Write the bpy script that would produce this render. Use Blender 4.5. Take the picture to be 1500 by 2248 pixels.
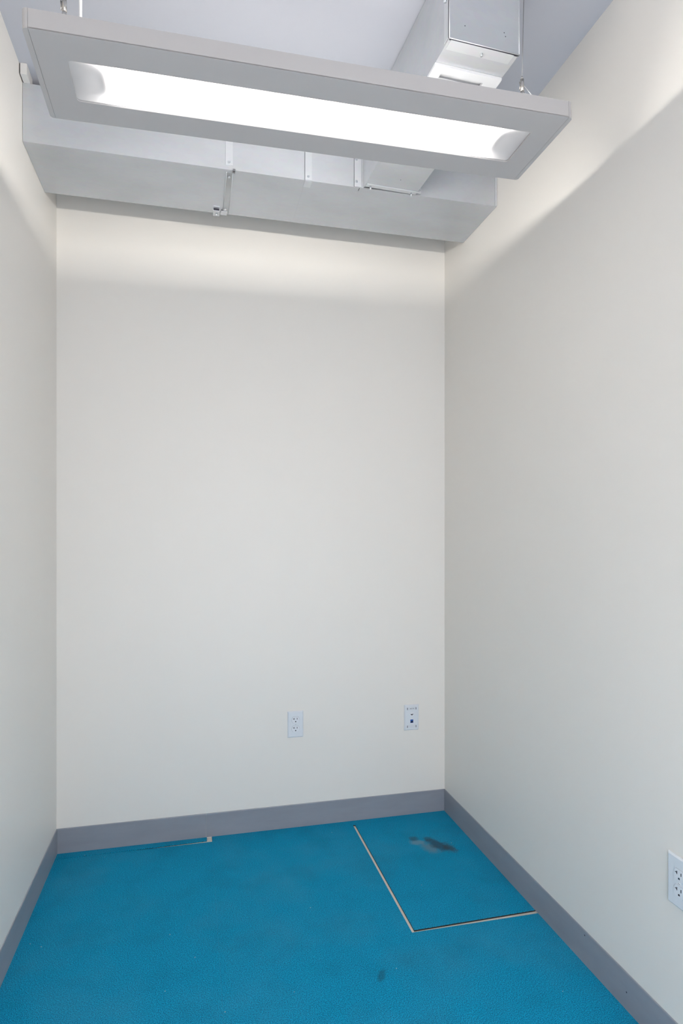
import bpy, bmesh, math, random
from mathutils import Vector, Matrix

for o in list(bpy.data.objects):
    bpy.data.objects.remove(o, do_unlink=True)
scene = bpy.context.scene
COL = scene.collection

# ------------------------------------------------------------------ room size (metres)
W, D, H = 1.666, 2.658, 2.760          # left wall x=0, right wall x=W, back wall y=D, carpet top z=0
Y0 = -0.30                              # inner face of the front wall, behind the camera
BBH = 0.0995

# ------------------------------------------------------------------ camera
cam_d = bpy.data.cameras.new('camera')
cam = bpy.data.objects.new('camera', cam_d)
COL.objects.link(cam)
cam.location = (0.5324, 0.0, 1.2726)
cam.rotation_euler = (math.radians(90), 0, math.radians(-13.568))
cam_d.sensor_fit = 'VERTICAL'
cam_d.sensor_height = 36.0
cam_d.sensor_width = 24.0
cam_d.lens = 1348.54 * 36.0 / 2248.0
cam_d.shift_y = (1176.25 - 1124.0) / 2248.0
cam_d.clip_start = 0.02
scene.camera = cam

# ------------------------------------------------------------------ world: soft cool daylight that comes in through the open glazed front
world = bpy.data.worlds.new('daylight')
scene.world = world
world.use_nodes = True
bg = world.node_tree.nodes['Background']
bg.inputs['Color'].default_value = (0.935, 0.95, 1.0, 1)
bg.inputs['Strength'].default_value = 4.25

TUBE_STRENGTH = 310.0
TUBE_COLOR = (1.0, 0.968, 0.915, 1)

scene.view_settings.view_transform = 'Standard'
scene.view_settings.look = 'None'
scene.view_settings.gamma = 1.0
scene.view_settings.use_curve_mapping = False
scene.view_settings.exposure = 0.0

# ------------------------------------------------------------------ materials
def new_mat(name):
    m = bpy.data.materials.new(name)
    m.use_nodes = True
    return m, m.node_tree.nodes, m.node_tree.links, m.node_tree.nodes['Principled BSDF']

def plain(name, col, rough=0.5, metal=0.0, spec=0.5, noise=0.0, nscale=8.0, bump=0.0, bscale=200.0, stretch=None):
    m, n, l, b = new_mat(name)
    b.inputs['Base Color'].default_value = (*col, 1)
    b.inputs['Roughness'].default_value = rough
    b.inputs['Metallic'].default_value = metal
    b.inputs['Specular IOR Level'].default_value = spec
    tc = n.new('ShaderNodeTexCoord')
    src = tc.outputs['Object']
    if stretch:
        mp = n.new('ShaderNodeMapping')
        mp.inputs['Scale'].default_value = stretch
        l.new(src, mp.inputs['Vector'])
        src = mp.outputs['Vector']
    t = n.new('ShaderNodeTexNoise')
    t.inputs['Scale'].default_value = nscale
    t.inputs['Detail'].default_value = 5
    l.new(src, t.inputs['Vector'])
    mx = n.new('ShaderNodeMix')
    mx.data_type = 'RGBA'
    mx.inputs[6].default_value = (*[c * (1 - noise) for c in col], 1)
    mx.inputs[7].default_value = (*[min(1, c * (1 + noise)) for c in col], 1)
    l.new(t.outputs['Fac'], mx.inputs[0])
    l.new(mx.outputs[2], b.inputs['Base Color'])
    if bump > 0:
        t2 = n.new('ShaderNodeTexNoise')
        t2.inputs['Scale'].default_value = bscale
        t2.inputs['Detail'].default_value = 3
        l.new(src, t2.inputs['Vector'])
        bp = n.new('ShaderNodeBump')
        bp.inputs['Strength'].default_value = bump
        bp.inputs['Distance'].default_value = 0.001
        l.new(t2.outputs['Fac'], bp.inputs['Height'])
        l.new(bp.outputs['Normal'], b.inputs['Normal'])
    return m

M = {}
M['wall'] = plain('wall_paint', (0.855, 0.818, 0.765), 0.42, spec=0.35, noise=0.012, nscale=1.5, bump=0.10, bscale=350)
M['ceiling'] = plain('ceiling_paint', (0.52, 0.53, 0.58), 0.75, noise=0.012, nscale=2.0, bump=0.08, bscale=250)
M['slab'] = plain('beige_underfloor', (0.84, 0.75, 0.66), 0.8, noise=0.12, nscale=60)
M['vinyl'] = plain('grey_vinyl', (0.285, 0.300, 0.340), 0.36, spec=0.45, noise=0.16, nscale=5, bump=0.05, bscale=90, stretch=(1, 1, 4))
M['paint_grey'] = plain('fixture_powder_coat', (0.480, 0.462, 0.458), 0.5, noise=0.01, nscale=20, bump=0.03, bscale=900)
M['reflector'] = plain('reflector_white', (0.30, 0.30, 0.30), 0.6, noise=0.01)
M['plate'] = plain('white_plastic', (0.76, 0.79, 0.83), 0.32, noise=0.01, nscale=30)
M['receptacle'] = plain('white_receptacle', (0.79, 0.81, 0.85), 0.32, noise=0.01, nscale=30)
M['dark'] = plain('dark_slot', (0.012, 0.012, 0.022), 0.6, noise=0.1)
M['joint'] = plain('grey_joint', (0.30, 0.32, 0.36), 0.6, noise=0.05)
M['ink'] = plain('dark_print', (0.06, 0.065, 0.09), 0.6, noise=0.1)
M['paper'] = plain('paper_strip', (0.72, 0.74, 0.78), 0.5, noise=0.01)
M['blue_jack'] = plain('blue_plastic', (0.005, 0.085, 0.40), 0.35, noise=0.1, nscale=60)
M['register'] = plain('white_register_paint', (0.74, 0.75, 0.77), 0.4, noise=0.01)
M['cable'] = plain('steel_cable', (0.28, 0.28, 0.29), 0.35, metal=0.9, noise=0.1, nscale=200)
M['nickel'] = plain('nickel_gripper', (0.55, 0.53, 0.51), 0.25, metal=1.0, noise=0.08, nscale=60)
M['cord'] = plain('white_cord', (0.80, 0.80, 0.80), 0.4, noise=0.01)
M['zinc'] = plain('zinc_screw', (0.72, 0.75, 0.78), 0.28, metal=1.0, noise=0.1, nscale=200)
M['drywall'] = plain('drywall_offcut', (0.70, 0.68, 0.66), 0.8, noise=0.05, nscale=40)
M['aluminium'] = plain('aluminium_frame', (0.5, 0.5, 0.52), 0.4, metal=0.8, noise=0.02)

def galvanized(name, base, rough, dirt):
    m, n, l, b = new_mat(name)
    b.inputs['Metallic'].default_value = 0.42
    tc = n.new('ShaderNodeTexCoord')
    mp = n.new('ShaderNodeMapping')
    mp.inputs['Scale'].default_value = (0.55, 1.0, 1.0)
    l.new(tc.outputs['Object'], mp.inputs['Vector'])
    v = n.new('ShaderNodeTexVoronoi')           # zinc spangle
    v.inputs['Scale'].default_value = 90
    l.new(mp.outputs['Vector'], v.inputs['Vector'])
    t = n.new('ShaderNodeTexNoise')
    t.inputs['Scale'].default_value = 7
    t.inputs['Detail'].default_value = 2
    l.new(mp.outputs['Vector'], t.inputs['Vector'])
    r = n.new('ShaderNodeValToRGB')
    r.color_ramp.elements[0].position = 0.30
    r.color_ramp.elements[0].color = (*[c * (1 - dirt) for c in base], 1)
    r.color_ramp.elements[1].position = 0.62
    r.color_ramp.elements[1].color = (*base, 1)
    l.new(t.outputs['Fac'], r.inputs['Fac'])
    hs = n.new('ShaderNodeMix')
    hs.data_type = 'RGBA'
    hs.blend_type = 'MULTIPLY'
    hs.inputs[0].default_value = 0.035
    l.new(r.outputs['Color'], hs.inputs[6])
    l.new(v.outputs['Color'], hs.inputs[7])
    l.new(hs.outputs[2], b.inputs['Base Color'])
    mr = n.new('ShaderNodeMapRange')
    mr.inputs['To Min'].default_value = rough - 0.02
    mr.inputs['To Max'].default_value = rough + 0.03
    l.new(t.outputs['Fac'], mr.inputs['Value'])
    l.new(mr.outputs['Result'], b.inputs['Roughness'])
    t2 = n.new('ShaderNodeTexNoise')             # gentle oil-canning of the sheet
    t2.inputs['Scale'].default_value = 3.5
    t2.inputs['Detail'].default_value = 0.5
    l.new(mp.outputs['Vector'], t2.inputs['Vector'])
    bp = n.new('ShaderNodeBump')
    bp.inputs['Strength'].default_value = 0.22
    bp.inputs['Distance'].default_value = 0.006
    l.new(t2.outputs['Fac'], bp.inputs['Height'])
    l.new(bp.outputs['Normal'], b.inputs['Normal'])
    return m
M['galv'] = galvanized('galvanized_sheet', (0.585, 0.60, 0.625), 0.24, 0.09)
M['galv_b'] = galvanized('galvanized_strip', (0.66, 0.675, 0.70), 0.26, 0.06)

M['galv_worn'] = galvanized('worn_galvanized_strap', (0.50, 0.51, 0.52), 0.28, 0.35)

def carpet_mat():
    m, n, l, b = new_mat('teal_carpet')
    b.inputs['Roughness'].default_value = 0.95
    b.inputs['Specular IOR Level'].default_value = 0.15
    b.inputs['Sheen Weight'].default_value = 0.06
    b.inputs['Sheen Roughness'].default_value = 0.5
    b.inputs['Sheen Tint'].default_value = (0.3, 0.7, 0.9, 1)
    geo = n.new('ShaderNodeNewGeometry')
    pos = geo.outputs['Position']
    def noise(scale, detail=3, rough=0.5):
        t = n.new('ShaderNodeTexNoise')
        t.inputs['Scale'].default_value = scale
        t.inputs['Detail'].default_value = detail
        t.inputs['Roughness'].default_value = rough
        l.new(pos, t.inputs['Vector'])
        return t.outputs['Fac']
    def ramp(src, p0, c0, p1, c1):
        r = n.new('ShaderNodeValToRGB')
        r.color_ramp.elements[0].position = p0
        r.color_ramp.elements[0].color = (*c0, 1)
        r.color_ramp.elements[1].position = p1
        r.color_ramp.elements[1].color = (*c1, 1)
        l.new(src, r.inputs['Fac'])
        return r.outputs['Color']
    def mix(fac, a, c, mode='MIX'):
        x = n.new('ShaderNodeMix')
        x.data_type = 'RGBA'
        x.blend_type = mode
        for s, i in ((fac, 0), (a, 6), (c, 7)):
            if isinstance(s, (int, float)):
                x.inputs[i].default_value = s
            elif isinstance(s, tuple):
                x.inputs[i].default_value = (*s, 1)
            else:
                l.new(s, x.inputs[i])
        return x.outputs[2]
    def math_(op, a, c=None):
        x = n.new('ShaderNodeMath')
        x.operation = op
        for i, s in enumerate((a, c)):
            if s is None:
                continue
            if isinstance(s, (int, float)):
                x.inputs[i].default_value = s
            else:
                l.new(s, x.inputs[i])
        return x.outputs[0]
    grain = noise(420, 2, 0.6)
    col = ramp(grain, 0.36, (0.000, 0.075, 0.180), 0.64, (0.001, 0.470, 0.770))
    # worn, dusty patches
    patch = ramp(noise(3.2, 4, 0.55), 0.45, (0, 0, 0), 0.78, (1, 1, 1))
    col = mix(math_('MULTIPLY', patch, 0.30), col, (0.060, 0.260, 0.400))
    dark = ramp(noise(5.5, 4, 0.6), 0.50, (0, 0, 0), 0.80, (1, 1, 1))
    col = mix(math_('MULTIPLY', dark, 0.26), col, (0.002, 0.090, 0.160))
    # the spill in the far corner: a dark brown-grey blot with a chalky rim
    def blot(cx, cy, rx, ry, rot, wob):
        mp = n.new('ShaderNodeMapping')
        mp.vector_type = 'TEXTURE'
        mp.inputs['Location'].default_value = (cx, cy, 0)
        mp.inputs['Rotation'].default_value = (0, 0, rot)
        mp.inputs['Scale'].default_value = (rx, ry, 1)
        l.new(pos, mp.inputs['Vector'])
        ln = n.new('ShaderNodeVectorMath')
        ln.operation = 'LENGTH'
        l.new(mp.outputs['Vector'], ln.inputs[0])
        d = math_('ADD', ln.outputs['Value'], math_('MULTIPLY', math_('SUBTRACT', noise(38, 3), 0.5), wob))
        mr = n.new('ShaderNodeMapRange')
        mr.interpolation_type = 'SMOOTHSTEP'
        mr.inputs['From Min'].default_value = 1.25
        mr.inputs['From Max'].default_value = 0.45
        l.new(d, mr.inputs['Value'])
        return mr.outputs['Result']
    for (cx, cy, rx, ry, rot, c, a) in (
            (1.472, 2.352, 0.032, 0.050, 0.3, (0.150, 0.240, 0.290), 0.62),
            (1.434, 2.405, 0.034, 0.022, -0.2, (0.200, 0.290, 0.330), 0.55),
            (1.432, 2.437, 0.022, 0.022, 0.0, (0.035, 0.075, 0.085), 0.65),
            (1.490, 2.425, 0.020, 0.018, -0.3, (0.030, 0.075, 0.085), 0.62),
            (1.512, 2.365, 0.030, 0.062, 0.45, (0.036, 0.060, 0.088), 0.80),
            (1.548, 2.335, 0.025, 0.044, 0.2, (0.042, 0.068, 0.082), 0.76),
            (1.062, 1.700, 0.012, 0.030, -0.5, (0.010, 0.080, 0.120), 0.55)):
        col = mix(math_('MULTIPLY', blot(cx, cy, rx, ry, rot, 1.1), a), col, c)
    # pale lint specks
    v = n.new('ShaderNodeTexVoronoi')
    v.inputs['Scale'].default_value = 26
    v.inputs['Randomness'].default_value = 1.0
    l.new(pos, v.inputs['Vector'])
    sp = math_('LESS_THAN', v.outputs['Distance'], 0.045)
    keep = n.new('ShaderNodeSeparateColor')
    l.new(v.outputs['Color'], keep.inputs['Color'])
    sp = math_('MULTIPLY', sp, math_('GREATER_THAN', keep.outputs['Red'], 0.84))
    col = mix(math_('MULTIPLY', sp, 0.75), col, (0.50, 0.52, 0.46))
    l.new(col, b.inputs['Base Color'])
    bp = n.new('ShaderNodeBump')
    bp.inputs['Strength'].default_value = 0.9
    bp.inputs['Distance'].default_value = 0.0025
    l.new(grain, bp.inputs['Height'])
    l.new(bp.outputs['Normal'], b.inputs['Normal'])
    return m
M['carpet'] = carpet_mat()
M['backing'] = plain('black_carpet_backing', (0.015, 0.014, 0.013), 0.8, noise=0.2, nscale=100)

def lens_mat():
    m = bpy.data.materials.new('frosted_lens')
    m.use_nodes = True
    n, l = m.node_tree.nodes, m.node_tree.links
    n.clear()
    out = n.new('ShaderNodeOutputMaterial')
    tr = n.new('ShaderNodeBsdfTranslucent')
    tr.inputs['Color'].default_value = (0.36, 0.36, 0.37, 1)
    df = n.new('ShaderNodeBsdfDiffuse')
    df.inputs['Color'].default_value = (0.9, 0.9, 0.92, 1)
    mx = n.new('ShaderNodeMixShader')
    mx.inputs[0].default_value = 0.30
    l.new(tr.outputs[0], mx.inputs[1])
    l.new(df.outputs[0], mx.inputs[2])
    l.new(mx.outputs[0], out.inputs['Surface'])
    return m
M['lens'] = lens_mat()

def tube_mat():
    m, n, l, b = new_mat('lit_tube')
    b.inputs['Base Color'].default_value = (0.9, 0.9, 0.9, 1)
    b.inputs['Emission Color'].default_value = TUBE_COLOR
    b.inputs['Emission Strength'].default_value = TUBE_STRENGTH
    return m
M['tube'] = tube_mat()

def dimmer_mat(name, solid):
    # added, unseen perforated sheet: part transparent, to weaken light on the ceiling
    m = bpy.data.materials.new(name)
    m.use_nodes = True
    n, l = m.node_tree.nodes, m.node_tree.links
    n.clear()
    out = n.new('ShaderNodeOutputMaterial')
    tr = n.new('ShaderNodeBsdfTransparent')
    df = n.new('ShaderNodeBsdfDiffuse')
    df.inputs['Color'].default_value = (0.8, 0.8, 0.8, 1)
    mx = n.new('ShaderNodeMixShader')
    mx.inputs[0].default_value = solid
    l.new(tr.outputs[0], mx.inputs[1])
    l.new(df.outputs[0], mx.inputs[2])
    l.new(mx.outputs[0], out.inputs['Surface'])
    return m
M['dimmer'] = dimmer_mat('uplight_dimmer_sheet', 0.48)
M['dimmer_strip'] = dimmer_mat('perforated_lamp_shield', 0.90)

# ------------------------------------------------------------------ mesh helpers
def add_box(bm, x0, x1, y0, y1, z0, z1, mi=0):
    vs = [bm.verts.new(p) for p in ((x0, y0, z0), (x1, y0, z0), (x1, y1, z0), (x0, y1, z0),
                                    (x0, y0, z1), (x1, y0, z1), (x1, y1, z1), (x0, y1, z1))]
    fs = []
    for f in ((0, 3, 2, 1), (4, 5, 6, 7), (0, 1, 5, 4), (1, 2, 6, 5), (2, 3, 7, 6), (3, 0, 4, 7)):
        fc = bm.faces.new([vs[i] for i in f])
        fc.material_index = mi
        fs.append(fc)
    return fs

def add_prism(bm, poly, axis, a0, a1):
    """extrude a 2D polygon (list of (u,v)) along axis 'x','y' or 'z' from a0 to a1"""
    def P(u, v, a):
        return {'x': (a, u, v), 'y': (u, a, v), 'z': (u, v, a)}[axis]
    A = [bm.verts.new(P(u, v, a0)) for u, v in poly]
    B = [bm.verts.new(P(u, v, a1)) for u, v in poly]
    k = len(poly)
    bm.faces.new(A[::-1])
    bm.faces.new(B)
    for i in range(k):
        j = (i + 1) % k
        bm.faces.new((A[i], A[j], B[j], B[i]))

def add_tube(bm, p0, p1, r, seg=12, r1=None):
    p0, p1 = Vector(p0), Vector(p1)
    d = (p1 - p0).normalized()
    a = d.orthogonal().normalized()
    b = d.cross(a)
    r1 = r if r1 is None else r1
    A, B = [], []
    for i in range(seg):
        t = 2 * math.pi * i / seg
        o = a * math.cos(t) + b * math.sin(t)
        A.append(bm.verts.new(p0 + o * r))
        B.append(bm.verts.new(p1 + o * r1))
    for i in range(seg):
        j = (i + 1) % seg
        f = bm.faces.new((A[i], A[j], B[j], B[i]))
        f.smooth = True
    bm.faces.new(A[::-1])
    bm.faces.new(B)

def rrect(x0, x1, y0, y1, r, seg=6):
    pts = []
    for cx, cy, a in ((x1 - r, y1 - r, 0), (x0 + r, y1 - r, 90), (x0 + r, y0 + r, 180), (x1 - r, y0 + r, 270)):
        for i in range(seg + 1):
            t = math.radians(a + 90 * i / seg)
            pts.append((cx + r * math.cos(t), cy + r * math.sin(t)))
    return pts

def bevel(bm, w, seg=2):
    bmesh.ops.bevel(bm, geom=list(bm.edges), offset=w, segments=seg, affect='EDGES', profile=0.6, clamp_overlap=True)

def obj(name, bm, mats, parent=None, smooth=False):
    bmesh.ops.recalc_face_normals(bm, faces=list(bm.faces))
    me = bpy.data.meshes.new(name)
    bm.to_mesh(me)
    bm.free()
    for m in (mats if isinstance(mats, (list, tuple)) else [mats]):
        me.materials.append(M[m])
    if smooth:
        for p in me.polygons:
            p.use_smooth = True
    o = bpy.data.objects.new(name, me)
    COL.objects.link(o)
    if parent:
        o.parent = parent
    return o

def box(name, x0, x1, y0, y1, z0, z1, mat, parent=None, bw=0.0, seg=2):
    bm = bmesh.new()
    add_box(bm, x0, x1, y0, y1, z0, z1)
    if bw > 0:
        bevel(bm, bw, seg)
    return obj(name, bm, mat, parent)

def tube(name, p0, p1, r, mat, parent=None, seg=12, r1=None):
    bm = bmesh.new()
    add_tube(bm, p0, p1, r, seg, r1)
    return obj(name, bm, mat, parent)

def empty(name, loc=(0, 0, 0), rot=(0, 0, 0)):
    o = bpy.data.objects.new(name, None)
    o.empty_display_size = 0.05
    COL.objects.link(o)
    o.location = loc
    o.rotation_euler = rot
    return o

def tag(o, label, cat, group=None):
    o['label'] = label
    o['category'] = cat
    if group:
        o['group'] = group
    return o

def struct(o, label):
    o['kind'] = 'structure'
    o['label'] = label
    o['category'] = o.name.split('_')[0]
    return o

# ------------------------------------------------------------------ the room shell
T = 0.10
floor = struct(box('floor', -T, W + T, Y0 - T, D + T, -0.12, -0.0058, 'slab'),
               'floor of teal blue carpet tiles over a beige underfloor')
struct(box('wall_back', -T, W + T, D, D + T, -0.0058, H, 'wall'), 'warm white painted back wall under the ductwork')
struct(box('wall_left', -T, 0, Y0 - T, D, -0.0058, H, 'wall'), 'white painted wall along the left side')
struct(box('wall_right', W, W + T, Y0 - T, D, -0.0058, H, 'wall'), 'white painted wall along the right side')
struct(box('ceiling', -T, W + T, Y0 - T, D + T, H, H + T, 'ceiling'), 'pale blue-white ceiling above the ducts')
# front wall behind the camera: solid band round one wide glazed opening
bm = bmesh.new()
OX0, OX1, OZ = 0.30, W - 0.06, 2.06
add_box(bm, 0, OX0, Y0 - T, Y0, -0.0058, H)
add_box(bm, OX1, W, Y0 - T, Y0, -0.0058, H)
add_box(bm, OX0, OX1, Y0 - T, Y0, OZ, H)
struct(obj('wall_front', bm, 'wall'), 'wall round the open glazed front behind the viewpoint')

# carpet tiles: pile on top, black backing showing at the cut edges
def carpet_tile(base, zb=-0.0014):
    """base: outline of the tile, counter-clockwise, seen from above"""
    bm = bmesh.new()
    rings = []
    cx = sum(p[0] for p in base) / len(base)
    cy = sum(p[1] for p in base) / len(base)
    k = len(base)
    for z, ins in ((-0.0057, 0.0), (zb, 0.0), (-0.0004, 0.00005), (0.0, 0.00025)):
        rings.append([bm.verts.new((x + (ins if x < cx else -ins), y + (ins if y < cy else -ins), z)) for x, y in base])
    for r in range(3):
        for i in range(k):
            j = (i + 1) % k
            f = bm.faces.new((rings[r][i], rings[r][j], rings[r + 1][j], rings[r + 1][i]))
            f.material_index = 1 if r == 0 else 0
    bm.faces.new(rings[-1])
    f = bm.faces.new(rings[0][::-1])
    f.material_index = 1
    return obj('carpet_tile', bm, ['carpet', 'backing'], floor)

def rect(x0, x1, y0, y1):
    return [(x0, y0), (x1, y0), (x1, y1), (x0, y1)]

E = 0.0005
G = 0.00005
XM = 0.6090
YS = 1.8700
# narrow cut strips along the back wall, the left one standing off its tile
carpet_tile([(E, 2.6125), (0.5880, 2.6285), (0.5880, D - E), (E, D - E)], -0.0042)
carpet_tile(rect(XM, 1.2205 - G, 2.6160, D - E))
carpet_tile(rect(1.2205 + G, W - E, 2.6160, D - E))
# far row
carpet_tile([(E, YS), (XM - G, YS), (XM - G, 2.6110), (E, 2.6112)])
carpet_tile(rect(XM + G, 1.2152, YS, 2.6158))
carpet_tile([(1.2262, 1.8735), (W - E, 1.8775), (W - E, 2.6158), (1.2262, 2.6158)])
# nearer rows
YN = 1.1280
carpet_tile(rect(E, XM - G, YN, YS - G))
carpet_tile([(XM + G, YN), (W - E, YN), (W - E, 1.8585), (1.2262, 1.8625), (1.2152, 1.8625), (1.2152, YS - G), (XM + G, YS - G)])
for y1, y0 in ((YN, 0.3860), (0.3860, Y0 - T + 0.002)):
    carpet_tile(rect(E, XM - G, y0, y1 - G))
    carpet_tile(rect(XM + G, W - E, y0, y1 - G))

# straight vinyl baseboards
def base_profile():
    return [(0, 0.0), (0.0034, 0.0), (0.0032, 0.0200), (0.0030, BBH - 0.0035), (0.0024, BBH - 0.0012), (0.0010, BBH), (0, BBH)]

def base_run(name, side, a0, a1, parent=None):
    pr = base_profile()
    bm = bmesh.new()
    if side == 'back':
        add_prism(bm, [(D - t, z) for t, z in pr], 'x', a0, a1)
    elif side == 'left':
        add_prism(bm, [(t, z) for t, z in pr], 'y', a0, a1)
    else:
        add_prism(bm, [(W - t, z) for t, z in pr], 'y', a0, a1)
    o = obj(name, bm, 'vinyl', parent)
    return o
bb = empty('baseboard_back', (0, 0, 0))
struct(bb, 'grey vinyl baseboard along the back wall with a butt joint')
base_run('vinyl_strip', 'back', 0.0032, 0.5850, bb)
base_run('vinyl_strip', 'back', 0.5856, W - 0.0032, bb)
struct(base_run('baseboard_left', 'left', Y0, D, None), 'grey vinyl baseboard along the left wall')
br = struct(base_run('baseboard_right', 'right', Y0, D, None), 'grey vinyl baseboard along the right wall')
for y, z in ((1.604, 0.086), (1.423, 0.0475)):
    tube('nail_hole', (W - 0.00335, y, z), (W - 0.0025, y, z), 0.0022, 'dark', br, 8)

# ------------------------------------------------------------------ pendant light
LF, WF, TF = 1.2187, 0.2600, 0.0400
pend = empty('pendant_light', (0.8160, 1.4396, 2.2700), tuple(math.radians(a) for a in (-0.9, -1.05, 0.36)))
tag(pend, 'long grey pendant light with a glowing white lens hung on thin cables', 'pendant light')
HX, HY = LF / 2, WF / 2
CAP = 0.0115
LX, LY = 0.539, 0.0610

def ring_plate(bm, outer, inner, z0, z1):
    """plate with a hole; outer and inner have the same point count"""
    k = len(outer)
    vo0 = [bm.verts.new((x, y, z0)) for x, y in outer]
    vi0 = [bm.verts.new((x, y, z0)) for x, y in inner]
    vo1 = [bm.verts.new((x, y, z1)) for x, y in outer]
    vi1 = [bm.verts.new((x, y, z1)) for x, y in inner]
    for i in range(k):
        j = (i + 1) % k
        bm.faces.new((vo0[j], vo0[i], vi0[i], vi0[j]))
        bm.faces.new((vo1[i], vo1[j], vi1[j], vi1[i]))
        bm.faces.new((vo0[i], vo0[j], vo1[j], vo1[i]))
        bm.faces.new((vi0[j], vi0[i], vi1[i], vi1[j]))

XB = HX - CAP
bm = bmesh.new()
ring_plate(bm, rrect(-XB, XB, -HY, HY, 0.0008), rrect(-LX, LX, -LY, LY, 0.008), 0.0, 0.003)
obj('housing_bottom', bm, 'paint_grey', pend)
for s in (-1, 1):
    # long side rail with a softly rounded lower edge
    pr = [(0, 0.0005), (0.0030, 0.0005), (0.0030, TF), (0.0, TF)]
    bm = bmesh.new()
    add_prism(bm, [(s * HY - s * t, z) for t, z in pr], 'x', -XB, XB)
    obj('side_rail', bm, 'paint_grey', pend)
    # end cap with rounded corners
    bm = bmesh.new()
    x0, x1 = (-HX, -XB - 0.0006) if s < 0 else (XB + 0.0006, HX)
    r = 0.0085
    pts = []
    xo, xi = (x0, x1) if s < 0 else (x1, x0)
    for i in range(7):
        t = math.radians(90 * i / 6)
        pts.append((xo - s * r + s * r * math.sin(t), -HY + r - r * math.cos(t)))
    for i in range(7):
        t = math.radians(90 * i / 6)
        pts.append((xo - s * r + s * r * math.cos(t), HY - r + r * math.sin(t)))
    pts = [(xi, -HY)] + pts + [(xi, HY)]
    add_prism(bm, pts, 'z', 0.0, TF)
    obj('end_cap', bm, 'paint_grey', pend)
# white inner tray (upper side of the bottom plate and the lens well)
bm = bmesh.new()
ring_plate(bm, rrect(-XB, XB, -HY + 0.0035, HY - 0.0035, 0.0008), rrect(-LX - 0.0005, LX + 0.0005, -LY - 0.0005, LY + 0.0005, 0.008), 0.0032, 0.0048)
obj('reflector_tray', bm, 'reflector', pend)
# frosted lens: shallow arched sheet set up into the opening
bm = bmesh.new()
NX, NY = 2, 12
rows = []
for j in range(NY + 1):
    y = -LY - 0.006 + (2 * LY + 0.012) * j / NY
    z = 0.0055 + 0.0030 * (1 - (y / (LY + 0.006)) ** 2)
    rows.append([bm.verts.new((x, y, z)) for x in (-LX - 0.006, LX + 0.006)])
for j in range(NY):
    f = bm.faces.new((rows[j][0], rows[j][1], rows[j + 1][1], rows[j + 1][0]))
    f.smooth = True
obj('diffuser_lens', bm, 'lens', pend)
TX = 0.462
for y in (-0.013, 0.013):
    t = tube('lamp_tube', (-TX, y, 0.0300), (TX, y, 0.0300), 0.0078, 'tube', pend, 14)
for s in (-1, 1):
    box('lamp_holder', min(s * TX, s * (TX + 0.02)), max(s * TX, s * (TX + 0.02)), -0.030, 0.030, 0.012, 0.0290, 'reflector', pend, 0.002)
bm = bmesh.new()
bm.faces.new([bm.verts.new((x, y, TF + 0.0002)) for x, y in ((-XB, -HY + 0.003), (XB, -HY + 0.003), (XB, HY - 0.003), (-XB, HY - 0.003))])
obj('perforated_cover', bm, 'dimmer', pend)  # added and unseen: holds back the light rising from the tubes
bm = bmesh.new()
bm.faces.new([bm.verts.new((x, y, TF - 0.0006)) for x, y in ((-TX, -0.026), (TX, -0.026), (TX, 0.026), (-TX, 0.026))])
obj('lamp_shield', bm, 'dimmer_strip', pend)  # added unseen strip that cuts the light straight overhead
# suspension: cable, gripper and a two-legged yoke at each end
XC = 0.553
Rinv = pend.rotation_euler.to_matrix()
for s in (-1, 1):
    gx = s * XC
    zg = 0.150
    top = Rinv.transposed() @ (Vector((pend.location.x + gx, pend.location.y, H - 0.0005)) - pend.location)
    c = tube('suspension_cable', (gx, 0, zg + 0.030), top, 0.0010, 'cable', pend, 8)
    g = tube('cable_gripper', (gx, 0, zg), (gx, 0, zg + 0.032), 0.0048, 'nickel', pend, 12)
    tube('gripper_nose', (gx, 0, zg + 0.032), (gx, 0, zg + 0.040), 0.0044, 'nickel', g, 12, 0.0016)
    tube('gripper_foot', (gx, -0.004, zg - 0.006), (gx, 0.006, zg - 0.006), 0.0052, 'nickel', g, 12)
    tube('release_pin', (gx - 0.0068, 0, zg + 0.004), (gx - 0.0068, 0, zg + 0.024), 0.0018, 'nickel', g, 8)
    if s > 0:
        tube('cable_tail', (gx + 0.006, 0, zg + 0.016), (gx + 0.030, -0.004, zg - 0.014), 0.0009, 'cord', g, 8)
    for t in (-1, 1):
        tube('yoke_wire', (gx, 0, zg - 0.004), (gx - s * 0.004, t * (HY - 0.004), TF - 0.002), 0.0011, 'cord', pend, 8)
    ct = tube('ceiling_anchor', top - Vector((0, 0, 0.020)), top, 0.007, 'nickel', pend, 14)
# power cord beside the left cable
gx = -XC + 0.030
top = Rinv.transposed() @ (Vector((pend.location.x + gx, pend.location.y, H - 0.0005)) - pend.location)
tube('power_cord', (gx, 0.0, 0.010), top, 0.0032, 'cord', pend, 12)

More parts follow.
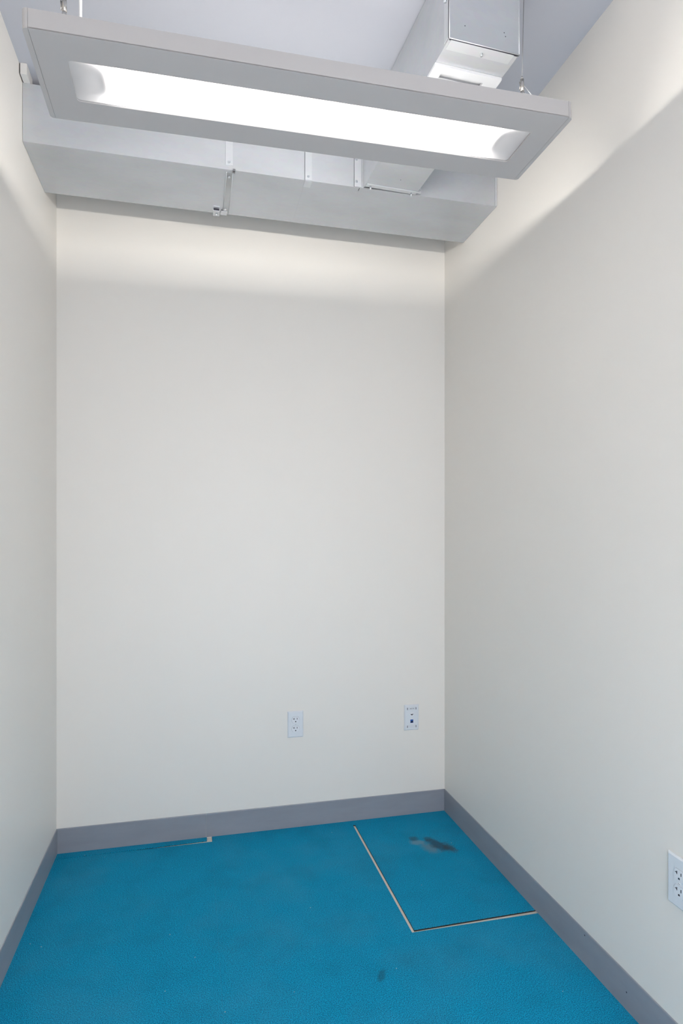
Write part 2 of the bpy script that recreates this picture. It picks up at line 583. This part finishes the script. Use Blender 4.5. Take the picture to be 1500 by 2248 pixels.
# ------------------------------------------------------------------ main duct
ZB, ZT = 2.5360, 2.7240
YF, YK = 2.1520, 2.4530
SH = 0.0012
duct = empty('supply_duct', (0, 0, 0))
tag(duct, 'rectangular galvanized steel duct spanning the room along the back wall', 'duct')
cuts = [0.0008, 0.653, 0.9205, 1.1005, W - 0.0008]
for i in range(4):
    x0, x1 = cuts[i], cuts[i + 1]
    bm = bmesh.new()
    k = 0.0006 * (i % 2)
    po = [(YF + k, ZB + k), (YK, ZB + k), (YK, ZT), (YF + k, ZT)]
    pi = [(YF + SH + k, ZB + SH + k), (YK - SH, ZB + SH + k), (YK - SH, ZT - SH), (YF + SH + k, ZT - SH)]
    A = [bm.verts.new((x0, y, z)) for y, z in po]
    B = [bm.verts.new((x1, y, z)) for y, z in po]
    a = [bm.verts.new((x0, y, z)) for y, z in pi]
    b = [bm.verts.new((x1, y, z)) for y, z in pi]
    for p in range(4):
        q = (p + 1) % 4
        bm.faces.new((A[p], A[q], B[q], B[p]))
        bm.faces.new((a[q], a[p], b[p], b[q]))
        bm.faces.new((A[q], A[p], a[p], a[q]))
        bm.faces.new((B[p], B[q], b[q], b[p]))
    obj('duct_section', bm, 'galv', duct)

def screw_front(x, z, par, r=0.0042, y=YF - 0.002):
    s = tube('screw', (x, y, z), (x, y - 0.0035, z), r, 'zinc', par, 8, r * 0.8)
    return s
def screw_down(x, y, par, r=0.0042, z=ZB - 0.002, h=0.004):
    return tube('screw', (x, y, z), (x, y, z - h), r, 'zinc', par, 8, r * 0.8)

# joint 1: drive cleat on the front, folded strap under the duct, tab bracket
cl = box('joint_cleat', 0.640, 0.666, YF - 0.0028, YF - 0.0002, 2.5500, ZT - 0.002, 'galv_b', duct, 0.0007, 1)
screw_front(0.652, 2.561, cl, 0.0048, YF - 0.0028)
st = box('joint_strap', 0.6435, 0.6680, YF + 0.012, YK - 0.012, ZB - 0.0030, ZB - 0.0002, 'galv_worn', duct, 0.0007, 1)
for x in (0.6445, 0.6665):
    tube('strap_hem', (x, YF + 0.012, ZB - 0.0032), (x, YK - 0.012, ZB - 0.0032), 0.0012, 'galv_b', st, 8)
screw_down(0.6545, YF + 0.036, st, 0.0048, ZB - 0.003)
screw_down(0.6520, YK - 0.045, st, 0.0048, ZB - 0.003)
box('strap_tab', 0.636, 0.660, YK - 0.030, YK + 0.0015, ZB - 0.0046, ZB - 0.0031, 'galv_b', st, 0.0004, 1)
bm = bmesh.new()
add_box(bm, 0.6070, 0.6310, YK - 0.052, YK - 0.002, ZB - 0.0016, ZB - 0.0002)
add_box(bm, 0.6070, 0.6310, YK - 0.038, YK - 0.0365, ZB - 0.0095, ZB - 0.0016)
add_box(bm, 0.6070, 0.6310, YK - 0.038, YK + 0.0010, ZB - 0.0110, ZB - 0.0095)
bk = obj('tab_bracket', bm, 'galv_b', duct)
box('bracket_opening', 0.6082, 0.6298, YK - 0.0386, YK - 0.0379, ZB - 0.0092, ZB - 0.0018, 'dark', bk)
screw_down(0.620, YK - 0.018, bk, 0.0040, ZB - 0.011, 0.006)
for k in range(3):   # crimped lips at the front corner of the joint
    box('crimped_lip', 0.6650, 0.6740, YF - 0.003 + 0.007 * k, YF - 0.0005 + 0.007 * k, ZB - 0.0035, ZB + 0.004 - 0.003 * k, 'cable', st)
# joint 2: flat slip seam with a folded tab
c2 = box('slip_seam', 0.9185, 0.9440, YF - 0.0016, YF - 0.0002, ZB + 0.001, ZT - 0.002, 'galv_b', duct, 0.0004, 1)
box('seam_gap', 0.9174, 0.9184, YF - 0.0010, YF - 0.0001, ZB + 0.001, ZT - 0.002, 'dark', c2)
box('folded_tab', 0.9185, 0.9440, YF + 0.001, YF + 0.040, ZB - 0.0016, ZB - 0.0002, 'galv_b', c2, 0.0004, 1)
screw_front(0.930, ZB + 0.014, c2, 0.0044, YF - 0.0016)
# joint 3: slip seam with two screws
c3 = box('slip_seam', 1.0995, 1.1255, YF - 0.0024, YF - 0.0002, ZB + 0.0015, ZT - 0.002, 'galv_b', duct, 0.0005, 1)
box('seam_gap', 1.0982, 1.0993, YF - 0.0010, YF - 0.0001, ZB + 0.001, ZT - 0.002, 'dark', c3)
for z in (ZB + 0.019, ZB + 0.099):
    screw_front(1.107, z, c3, 0.0046, YF - 0.0024)
box('open_slot', 1.119, 1.1205, YF + 0.002, YF + 0.020, ZB - 0.0006, ZB - 0.0001, 'dark', duct)
# folded hem at the right-hand end
box('end_hem', W - 0.0090, W - 0.0010, YF - 0.0022, YF - 0.0002, ZB + 0.001, ZT - 0.002, 'galv_b', duct, 0.0005, 1)

# ------------------------------------------------------------------ branch duct towards the viewer
BW, BL = 0.2000, 0.6900
ang = math.radians(2.6)
brn = empty('branch_duct', (1.2645, 1.4560, ZB), (0, 0, ang))     # local y runs back to the main duct
tag(brn, 'short galvanized branch duct with a capped end running to the main duct', 'duct')
BH = H - 0.003 - ZB
hb = BW / 2
box('side_panel', -hb, -hb + 0.0014, 0.004, 0.7000, 0.0, BH, 'galv', brn)
box('side_panel', hb - 0.0014, hb, 0.004, 0.6900, 0.0, BH, 'galv', brn)
box('top_panel', -hb + 0.0014, hb - 0.0014, 0.004, 0.6900, BH - 0.0014, BH, 'galv', brn)
# bottom in two pieces, either side of the register
RY0, RY1 = 0.082, 0.330
box('bottom_panel', -hb + 0.0014, hb - 0.0014, 0.006, RY0 + 0.012, 0.0, 0.0014, 'galv', brn)
box('bottom_panel', -hb + 0.0014, hb - 0.0014, RY1 - 0.012, 0.6900, 0.0, 0.0014, 'galv', brn)
ec = box('end_cap', -hb - 0.0012, hb + 0.0012, -0.0012, 0.0035, -0.0008, BH, 'galv', brn, 0.0005, 1)
for x in (-hb - 0.0004, hb + 0.0004):
    tube('standing_edge', (x, -0.0012, 0.0), (x, -0.0012, BH), 0.0016, 'galv_b', ec, 8)
tube('standing_edge', (-hb, -0.0012, 0.0), (hb, -0.0012, 0.0), 0.0017, 'galv_b', ec, 8)
for x, z in ((-0.057, 0.040), (0.056, 0.048), (0.060, 0.039)):
    tube('drill_hole', (x, -0.0016, z), (x, -0.0010, z), 0.0014, 'dark', ec, 8)
box('cap_gap', -hb, hb, -0.0006, 0.0012, -0.0024, -0.0012, 'dark', ec)
box('cap_gap', -hb - 0.0026, -hb - 0.0014, -0.0008, 0.0016, 0.0, BH, 'dark', ec)
box('cap_gap', hb + 0.0014, hb + 0.0024, -0.0008, 0.0016, 0.0, BH, 'dark', ec)
fl = box('bottom_flange', -hb + 0.006, hb - 0.012, 0.002, 0.034, -0.0020, -0.0002, 'galv_b', brn, 0.0005, 1)
tube('screw', (0.002, 0.020, -0.002), (0.002, 0.020, -0.010), 0.0030, 'zinc', fl, 8)
sf = box('side_flange', -hb - 0.0022, -hb - 0.0003, 0.002, 0.026, 0.004, BH - 0.002, 'galv_b', brn, 0.0005, 1)
tube('screw', (-hb - 0.0022, 0.014, 0.105), (-hb - 0.0080, 0.014, 0.105), 0.0042, 'zinc', sf, 8)
# collar where the branch meets the main duct
co = box('collar_flange', -hb + 0.004, hb - 0.002, BL - 0.024, BL - 0.0065, -0.0030, -0.0003, 'galv_b', brn, 0.0008, 1)
for x, y in ((-0.080, 0.690), (0.078, 0.692)):
    tube('screw', (x, BL - 0.012, -0.003), (x, BL - 0.012, -0.0135), 0.0030, 'zinc', co, 8)
tube('drill_hole', (0.012, 0.615, -0.0006), (0.012, 0.615, 0.0002), 0.0014, 'dark', brn, 8)
cb = box('corner_clip', hb + 0.0003, hb + 0.016, BL - 0.018, BL - 0.010, 0.0005, 0.0140, 'galv_b', brn, 0.0006, 1)
tube('screw', (hb + 0.008, BL - 0.018, 0.009), (hb + 0.008, BL - 0.026, 0.009), 0.0036, 'zinc', cb, 8)

# white register let into the branch's underside
reg = empty('air_register', (1.2645, 1.4560, ZB), (0, 0, ang))
tag(reg, 'white slotted air register on the underside of the branch duct', 'air register')
bm = bmesh.new()
x0, x1 = -hb - 0.001, hb - 0.001
k_in = rrect(-0.073, 0.054, RY0 + 0.025, RY1 - 0.036, 0.001, 2)
ring_plate(bm, rrect(x0, x1, RY0, RY1, 0.0012, 2), k_in, -0.0075, -0.0004)
obj('register_frame', bm, 'register', reg)
for i in range(8):
    y = RY0 + 0.047 + i * 0.0190
    bm = bmesh.new()
    add_prism(bm, [(y - 0.007, -0.0068), (y - 0.0055, -0.0068), (y + 0.0075, 0.0035), (y + 0.006, 0.0035)], 'x', -0.0725, 0.0535)
    obj('louver', bm, 'register', reg)
box('damper_plate', -0.085, 0.085, RY0 + 0.018, RY1 - 0.030, 0.0060, 0.0070, 'register', reg)

# ------------------------------------------------------------------ plaster offcut above the duct at the left wall
fb = empty('filler_block', (0, 0, ZT))
tag(fb, 'small white drywall offcut wedged above the duct by the left wall', 'filler')
bm = bmesh.new()
add_box(bm, 0.0030, 0.0230, YF - 0.040, YF + 0.030, 0.0006, H - ZT - 0.0005)
bevel(bm, 0.0012, 2)
obj('plaster_piece', bm, 'drywall', fb)
box('gap_shade_strip', 0.0003, 0.0026, YF - 0.036, YF + 0.030, 0.004, H - ZT - 0.001, 'backing', fb)  # dark strip standing in for the shaded gap between offcut and wall

# ------------------------------------------------------------------ wall plates; local x right, local z up, local -y out of the wall
def plate_body(root, w=0.0695, h=0.1145, t=0.0058):
    bm = bmesh.new()
    k = 0.0042
    lo = [bm.verts.new((x, -0.0002, z)) for x, z in ((-w/2, -h/2), (w/2, -h/2), (w/2, h/2), (-w/2, h/2))]
    mi = [bm.verts.new((x, -0.0022, z)) for x, z in ((-w/2, -h/2), (w/2, -h/2), (w/2, h/2), (-w/2, h/2))]
    hi = [bm.verts.new((x, -t, z)) for x, z in ((-w/2 + k, -h/2 + k), (w/2 - k, -h/2 + k), (w/2 - k, h/2 - k), (-w/2 + k, h/2 - k))]
    for A, B in ((lo, mi), (mi, hi)):
        for i in range(4):
            j = (i + 1) % 4
            bm.faces.new((A[i], A[j], B[j], B[i]))
    bm.faces.new(hi)
    bm.faces.new(lo[::-1])
    bevel(bm, 0.0006, 2)
    return obj('cover_plate', bm, 'plate', root)

def duplex(name_loc, rotz, label, pw=0.0695, ph=0.1145):
    root = empty('wall_outlet', name_loc, (0, 0, rotz))
    tag(root, label, 'outlet', 'duplex outlets')
    plate_body(root, pw, ph)
    yf = -0.0058
    for s in (1, -1):
        zc = s * 0.0195
        # receptacle face: circle cut flat at top and bottom
        pts = []
        for i in range(40):
            t = 2 * math.pi * i / 40
            x, z = 0.0172 * math.cos(t), 0.0172 * math.sin(t)
            pts.append((x, zc + max(-0.0138, min(0.0138, z))))
        bm = bmesh.new()
        add_prism(bm, [(x * 1.035, zc + (z - zc) * 1.035) for x, z in pts], 'y', yf - 0.00012, yf + 0.0005)
        g = obj('receptacle_gap', bm, 'joint', root)
        bm = bmesh.new()
        add_prism(bm, pts, 'y', yf - 0.0014, yf + 0.0005)
        r = obj('receptacle', bm, 'receptacle', root)
        yy = (yf - 0.00165, yf - 0.0012)
        box('slot', -0.0077, -0.0055, yy[0], yy[1], zc + 0.0010, zc + 0.0088, 'dark', r)
        box('slot', -0.0122, -0.0077, yy[0], yy[1], zc + 0.0038, zc + 0.0058, 'dark', r)
        box('slot', 0.0054, 0.0076, yy[0], yy[1], zc + 0.0012, zc + 0.0086, 'dark', r)
        bm = bmesh.new()
        add_prism(bm, [(0.0026 * math.cos(math.radians(a)), zc - 0.0072 + 0.0026 * math.sin(math.radians(a))) for a in range(0, 181, 20)]
                  + [(-0.0026, zc - 0.0092), (0.0026, zc - 0.0092)], 'y', yy[0], yy[1])
        obj('ground_hole', bm, 'dark', r)
    sc = tube('screw', (0, yf + 0.0003, 0), (0, yf - 0.0012, 0), 0.0028, 'receptacle', root, 14)
    box('screw_slot', -0.0024, 0.0024, yf - 0.0014, yf - 0.0011, -0.0004, 0.0004, 'ink', sc)
    return root
duplex((0.9665, D, 0.4500), 0, 'white duplex outlet low on the back wall left of the data plate')
duplex((W, 1.2353, 0.4420), math.radians(-90), 'white duplex outlet on the right wall at the picture edge', 0.0795, 0.1235)

dp = empty('data_plate', (1.5025, D, 0.4430))
tag(dp, 'white data wall plate with a blue jack near the right corner', 'data plate')
plate_body(dp, 0.0695, 0.1165)
yf = -0.0058
for z in (0.0405, -0.0410):
    w_ = box('label_window', -0.0190, 0.0190, yf - 0.0009, yf + 0.0003, z - 0.0062, z + 0.0062, 'paper', dp, 0.0003, 1)
    for x in (-0.0207, 0.0207):
        box('window_notch', x - 0.0012, x + 0.0012, yf - 0.0008, yf + 0.0003, z - 0.0050, z + 0.0050, 'ink', w_)
    if z > 0:   # faint printed characters, too small to read
        y0, y1 = yf - 0.0011, yf - 0.0008
        for (xa, xb, za, zb) in ((-0.0082, -0.0060, -0.0012, 0.0014), (-0.0048, -0.0042, -0.0020, 0.0020), (-0.0018, -0.0012, -0.0020, 0.0020),
                                 (-0.0048, -0.0012, 0.0016, 0.0022), (-0.0048, -0.0012, -0.0022, -0.0016), (-0.0004, 0.0026, -0.0004, 0.0004),
                                 (0.0046, 0.0052, -0.0026, 0.0026), (0.0064, 0.0070, -0.0018, 0.0020), (0.0064, 0.0092, 0.0002, 0.0009),
                                 (0.0088, 0.0094, -0.0018, 0.0020), (0.0104, 0.0126, -0.0004, 0.0004)):
            box('printed_mark', xa, xb, y0, y1, z + za, z + zb, 'ink', w_)
# upper white port: bezel, opening with a raised lug
jb = box('jack_bezel', -0.0092, 0.0092, yf - 0.0008, yf + 0.0003, 0.0045, 0.0225, 'receptacle', dp, 0.0003, 1)
bm = bmesh.new()
add_prism(bm, [(-0.0065, 0.0145), (-0.0020, 0.0160), (0.0022, 0.0135), (0.0042, 0.0175), (0.0062, 0.0175), (0.0058, 0.0130), (0.0012, 0.0092)], 'y', yf - 0.0011, yf - 0.0007)
obj('port_opening', bm, 'dark', jb)
# lower blue port
jb = box('jack_bezel', -0.0092, 0.0092, yf - 0.0008, yf + 0.0003, -0.0265, -0.0075, 'receptacle', dp, 0.0003, 1)
bj = box('blue_jack', -0.0070, 0.0070, yf - 0.0020, yf - 0.0006, -0.0245, -0.0090, 'blue_jack', jb, 0.0004, 1)
bm = bmesh.new()
add_prism(bm, [(-0.0052, -0.0225), (0.0052, -0.0225), (0.0052, -0.0140), (0.0020, -0.0140), (0.0020, -0.0160), (-0.0020, -0.0160), (-0.0020, -0.0170), (-0.0052, -0.0170)], 'y', yf - 0.0023, yf - 0.0019)
po = obj('port_opening', bm, 'dark', jb)
